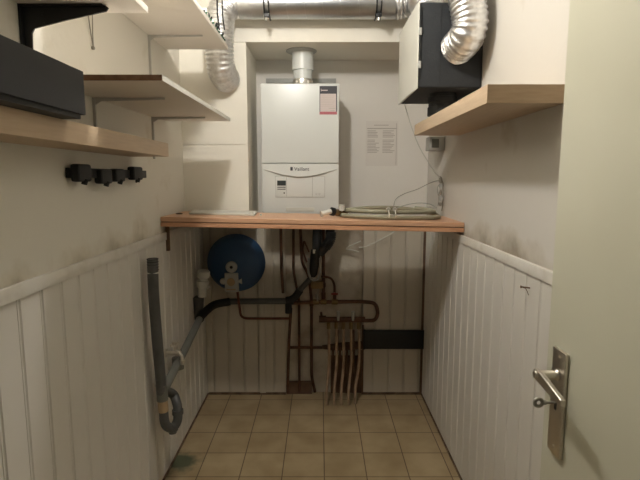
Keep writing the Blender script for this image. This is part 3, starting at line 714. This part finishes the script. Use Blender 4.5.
# tap on the drain
t = thing('water_tap', 'small metal water tap above the sloping drain pipe', 'tap', PX(173, 372, -.74))
q = PX(174, 353, -.74)
m = MB(); m.lathe((PL+.0005, q.y, q.z), (1, 0, 0), [(0, .022), (.006, .022), (.010, .012), (.05, .012), (.06, .016), (.075, .016), (.08, .010)], 18); m.build('body', M['steel'], t)
m = MB(); m.tube(bend([(PL+.055, q.y, q.z), (PL+.085, q.y-.005, q.z-.005), (PL+.088, q.y-.008, q.z-.05)], .02), .0085, 12); m.tube([(PL+.088, q.y-.008, q.z-.035), (PL+.088, q.y-.008, q.z-.055)], .013, 12); m.build('spout', M['steel'], t)
m = MB(); m.tube([(PL+.05, q.y, q.z), (PL+.05, q.y, q.z+.045)], .007, 10); m.tube([(PL+.035, q.y-.02, q.z+.045), (PL+.065, q.y+.02, q.z+.045)], .007, 10); m.tube([(PL+.065, q.y-.02, q.z+.045), (PL+.035, q.y+.02, q.z+.045)], .007, 10); m.build('cross_handle', M['steel'], t)
m = MB(); q2 = PX(178, 363, -.735); m.tube([q2+Vector((0, 0, .03)), q2+Vector((0, 0, -.03))], .030, 16); m.build('drain_socket', M['midgrey'], t)
# white valve and grey adaptor standing on the elbow
t = thing('safety_valve', 'white safety valve in a grey adaptor on the drain elbow', 'valve', P(196, 318, 2.93))
m = MB(); m.lathe(P(198, 319, 2.93), (.02, 0, 1), [(0, .026), (.04, .028), (.042, .032), (.135, .038), (.137, .041), (.142, .041)], 20); m.build('adaptor', M['greyplastic'], t)
m = MB(); q = P(202, 292, 2.93); m.tube([q+Vector((0, 0, -.03)), q+Vector((.004, 0, .03))], .026, 16); m.lathe(q+Vector((.004, 0, .03)), (.1, 0, 1), [(0, .034), (.04, .036), (.046, .028), (.06, .027), (.066, .038), (.10, .040), (.11, .030)], 18)
m.tube([q+Vector((.01, 0, .05)), q+Vector((.045, -.01, .03))], .012, 12)
m.build('valve_head', M['whiteplastic'], t)

# ------------------------------------------------------------------ black trap below the boiler
t = thing('condensate_trap', 'black plastic trap and corrugated hose hanging under the worktop centre', 'trap', P(318, 285, 3.04))
m = MB(); m.tube(smooth_path([P(330, 215, 3.05), P(330, 238, 3.05), P(326, 246, 3.04), P(319, 254, 3.04)], 8), .029, 18)
m.tube([P(318, 218, 3.06), P(317, 240, 3.06), P(317, 256, 3.04)], .030, 16); m.build('corrugated_hose', M['rubber'], t)
m = MB(); ribbed(m, [P(331, 232, 3.04), P(330, 240, 3.04), P(325, 248, 3.03)], .033, .010, .08, 18, 0); m.build('hose_sleeve', M['rubber'], t)
m = MB(); m.tube([P(316, 250, 3.04), P(314.5, 262, 3.04), P(313, 274, 3.04), P(313, 277, 3.04)], [.033, .032, .028, .014], 18); m.build('trap_body', M['rubber'], t)
m = MB()
pts = [P(309, 258, 3.02), P(308.3, 270, 3.02), P(310.5, 278, 3.02), P(315.5, 280, 3.02), P(319.5, 275, 3.02), P(320, 258, 3.02)]
m.tube(smooth_path(pts, 6), .0075, 10); m.build('grey_clip', M['clipgrey'], t)
m = MB(); q = P(314.3, 251.5, 3.01); m.box(q.x-.009, q.x+.009, 3.008, 3.016, q.z-.013, q.z+.013, .002); m.build('white_tag', M['whiteplastic'], t)

# ------------------------------------------------------------------ copper pipes
def cu(label, pts, r=.0095, D=3.22, m='copper', rnd=.04, cat='pipe', name='copper_pipe', extras=()):
    mb = MB(); pp = [P(p[0], p[1], p[2] if len(p) > 2 else D) for p in pts]
    mb.tube(bend(pp, rnd), r, 12)
    for (px, py, l) in extras:
        q = P(px, py, D); mb.tube([q+Vector((0, 0, l/2)), q-Vector((0, 0, l/2))], r*1.45, 12)
    return tag(mb.build(name, M[m]), label, cat)
zf = 393.5
cu('copper pipe coming down from the worktop to the black branch fitting', [(280.5, 215), (281.5, 270), (283, 293)], .010, 3.14)
cu('long copper pipe down the left edge of the bare wall strip', [(291, 308, 3.14), (289, 340, 3.14), (287.5, 392.6, 3.14)], .010, 3.14)
cu('straight copper pipe from worktop to floor, second from the left on the bare wall', [(293.5, 215, 3.2), (293.3, 270, 3.2), (299, 300, 3.2), (299.4, 385, 3.2), (299.5, 392, 3.2)], .0085, 3.2, rnd=.03, extras=((299.4, 386, .07),))
cu('copper pipe with swan neck behind the black trap down to the floor', [(300, 222, 3.2), (301, 245, 3.2), (302, 262, 3.2), (309, 276, 3.2), (311.5, 300, 3.2), (311.5, 376, 3.2), (315, 392, 3.2)], .010, 3.2, extras=((311.5, 303, .04),))
cu('short curved copper offshoot beside the swan neck pipe', [(307, 262, 3.17), (302.5, 250, 3.17), (304, 240, 3.17), (309, 252, 3.17)], .006, 3.17, rnd=.02)
cu('copper pipe dropping beside the black trap into the level pipe', [(323.5, 218, 3.16), (323.5, 301, 3.16)], .010, 3.16, extras=((323.5, 296, .05), (323.5, 285, .03)))
cu('thin copper pipe arching over to the red handled valve', [(321, 276.5, 3.14), (331, 277.5, 3.14), (334.5, 284, 3.14), (334.6, 301, 3.14)], .008, 3.14, extras=((334.6, 296, .04),))
cu('copper pipe running level across the bare wall at mid height', [(289, 347.5, 3.2), (331, 347.5, 3.2)], .010, 3.2)
# level pipe that curls round into the manifold
t = thing('manifold', 'copper heating manifold with five pale pipes going down to the floor', 'manifold', P(345, 402, 3.04))
m = MB(); m.tube(bend([P(289, 303, 3.13), P(320, 302, 3.13), P(362, 301.5, 3.13), P(376, 303, 3.12), P(378, 314, 3.11), P(375, 320.5, 3.10), P(362, 320.5, 3.10)], .05, 8), .0125, 14); m.build('feed_pipe', M['copper'], t)
m = MB(); m.tube([P(322, 319.5, 3.10), P(365, 319.5, 3.10)], .019, 16); m.tube([P(322, 319.5, 3.10), P(321, 312, 3.10)], .008, 10); m.tube([P(319, 319, 3.10), P(326, 319, 3.1)], .024, 8); m.build('manifold_bar', M['copper'], t)
hx_ = [(328.6, 326.8, 404.5), (336.3, 334.2, 403.5), (343.3, 341.2, 403.5), (351, 348.8, 403.5), (358.8, 355.6, 402)]
for i, (a0, a1, yb2) in enumerate(hx_):
    m = MB(); top = P(a0, 326, 3.10); bt = P(a1, yb2, 3.03); bt = Vector((bt.x, 3.03 + (.02 if i == 4 else 0), .0008))
    mid = P(a0+.4, 360, 3.09)
    m.tube(smooth_path([top, mid, bt+Vector((0, .012, .10)), bt], 6), .0095, 12); hp_ = m.build('floor_pipe', M['sleeve'], t)
    m = MB(); q = P(a0, 322, 3.10); m.tube([q+Vector((0, 0, .0)), q+Vector((0, 0, -.045))], .014, 6); m.build('union_nut', M['brass'], t)
    if i in (1, 3):
        m = MB(); q = P(a0+2, 314, 3.085); m.tube([q+Vector((0, 0, .018)), q+Vector((0, 0, -.045))], [.012, .008], 12); m.build('valve_cap', M['lightgrey'], t)
m = MB(); q = P(334.6, 294, 3.10); m.tube([q+Vector((-.022, 0, 0)), q+Vector((.022, 0, 0))], .006, 8); m.tube([q, q+Vector((0, .04, 0))], .006, 8); m.build('red_lever', M['red'], t)
for px, l in ((316, .012), (323.5, .016), (334.6, .017)):
    q = P(px, 302, 3.13); m = MB(); m.tube([q+Vector((-.02, 0, 0)), q+Vector((.02, 0, 0))], .018, 8); m.build('tee_fitting', M['brass'], t)
# return manifold stub at mid height with dark fitting
m = MB(); m.tube([P(322, 347, 3.19), P(335, 347, 3.19)], [.013, .024], 12); m.tube([P(335, 347, 3.19), P(362, 345, 3.19)], .028, 12)
m.tube([P(337, 347, 3.19), P(337, 330, 3.19)], .012, 10); m.tube([P(353, 347, 3.19), P(353, 330, 3.19)], .012, 10)
for px in (333, 340, 347, 354, 361): m.tube([P(px, 350, 3.2), P(px-.8, 392.5, 3.2)], .009, 8)
tag(m.build('return_manifold', M['rustwood']), 'dark return manifold behind the five pale floor pipes', 'manifold')
# pump / valve body near the trap
t = thing('filling_valve', 'small brass filling valve between the copper pipes under the black trap', 'valve', P(318, 296, 3.10))
a = P(311, 281, 3.12); b_ = P(323, 288, 3.12)
MB().box(a.x, b_.x, 3.09, 3.145, b_.z, a.z, .006).build('valve_body', M['brass'], t)
m = MB(); q = P(318, 288, 3.12); m.tube([q, P(317.5, 301, 3.12)], .007, 10); m.tube([P(317, 294, 3.12), P(317, 298, 3.12)], .012, 8); m.build('valve_stem', M['dullmetal'], t)

# black trunking on the right back panelling
a = P(363.5, 330.5, YPAN-.02); b_ = P(424, 349, YPAN-.02)
t = thing('trunking', 'short black rectangular duct fixed across the back right panelling', 'trunking', ((a.x+b_.x)/2, 3.18, b_.z))
MB().box(a.x, P(427, 340, YPAN-.02).x-.02, YPAN-.024, YPAN-.0005, b_.z, a.z, .003).build('duct_body', M['blackpaint'], t)
MB().box(a.x, a.x+.012, YPAN-.026, YPAN-.0005, b_.z-.002, a.z+.002, .001).build('end_cap', M['rubber'], t)

# loose cut cables under the worktop
for i, (pp, lab) in enumerate((([P(392, 233, 3.15), P(380, 240, 3.15), P(366, 246.5, 3.15), P(359, 247.5, 3.16)], 'pale loose cable drooping under the worktop right of the trap'),
                     ([P(361, 241, 3.16), P(352, 245, 3.16), P(346, 249, 3.17), P(352, 250, 3.17), P(359, 252, 3.17)], 'short pale cable with a forked end beside the trap'))):
    m = MB()
    if i == 0: pp = [P(405, 222, 3.16)] + pp
    m.tube(smooth_path(pp, 6), .0042, 7); tag(m.build('loose_cable', M['whiteplastic']), lab, 'cable')

# nail in the right panelling
q = PX(530, 288, PR)
m = MB(); m.tube([(PR-.0005, q.y, q.z), (PR-.03, q.y, q.z+.004)], .0025, 8); m.lathe((PR-.03, q.y, q.z+.004), (-1, 0, 0), [(0, .005), (.002, .005)], 8)
m.tube(smooth_path([(PR-.027, q.y, q.z+.002), (PR-.02, q.y-.015, q.z), (PR-.012, q.y-.02, q.z-.02)], 5), .0012, 6)
tag(m.build('hook_nail', M['rustwood']), 'small dark nail with a wire end in the right panelling', 'nail')

for o in bpy.data.objects:
    if '_w' in o: del o['_w']
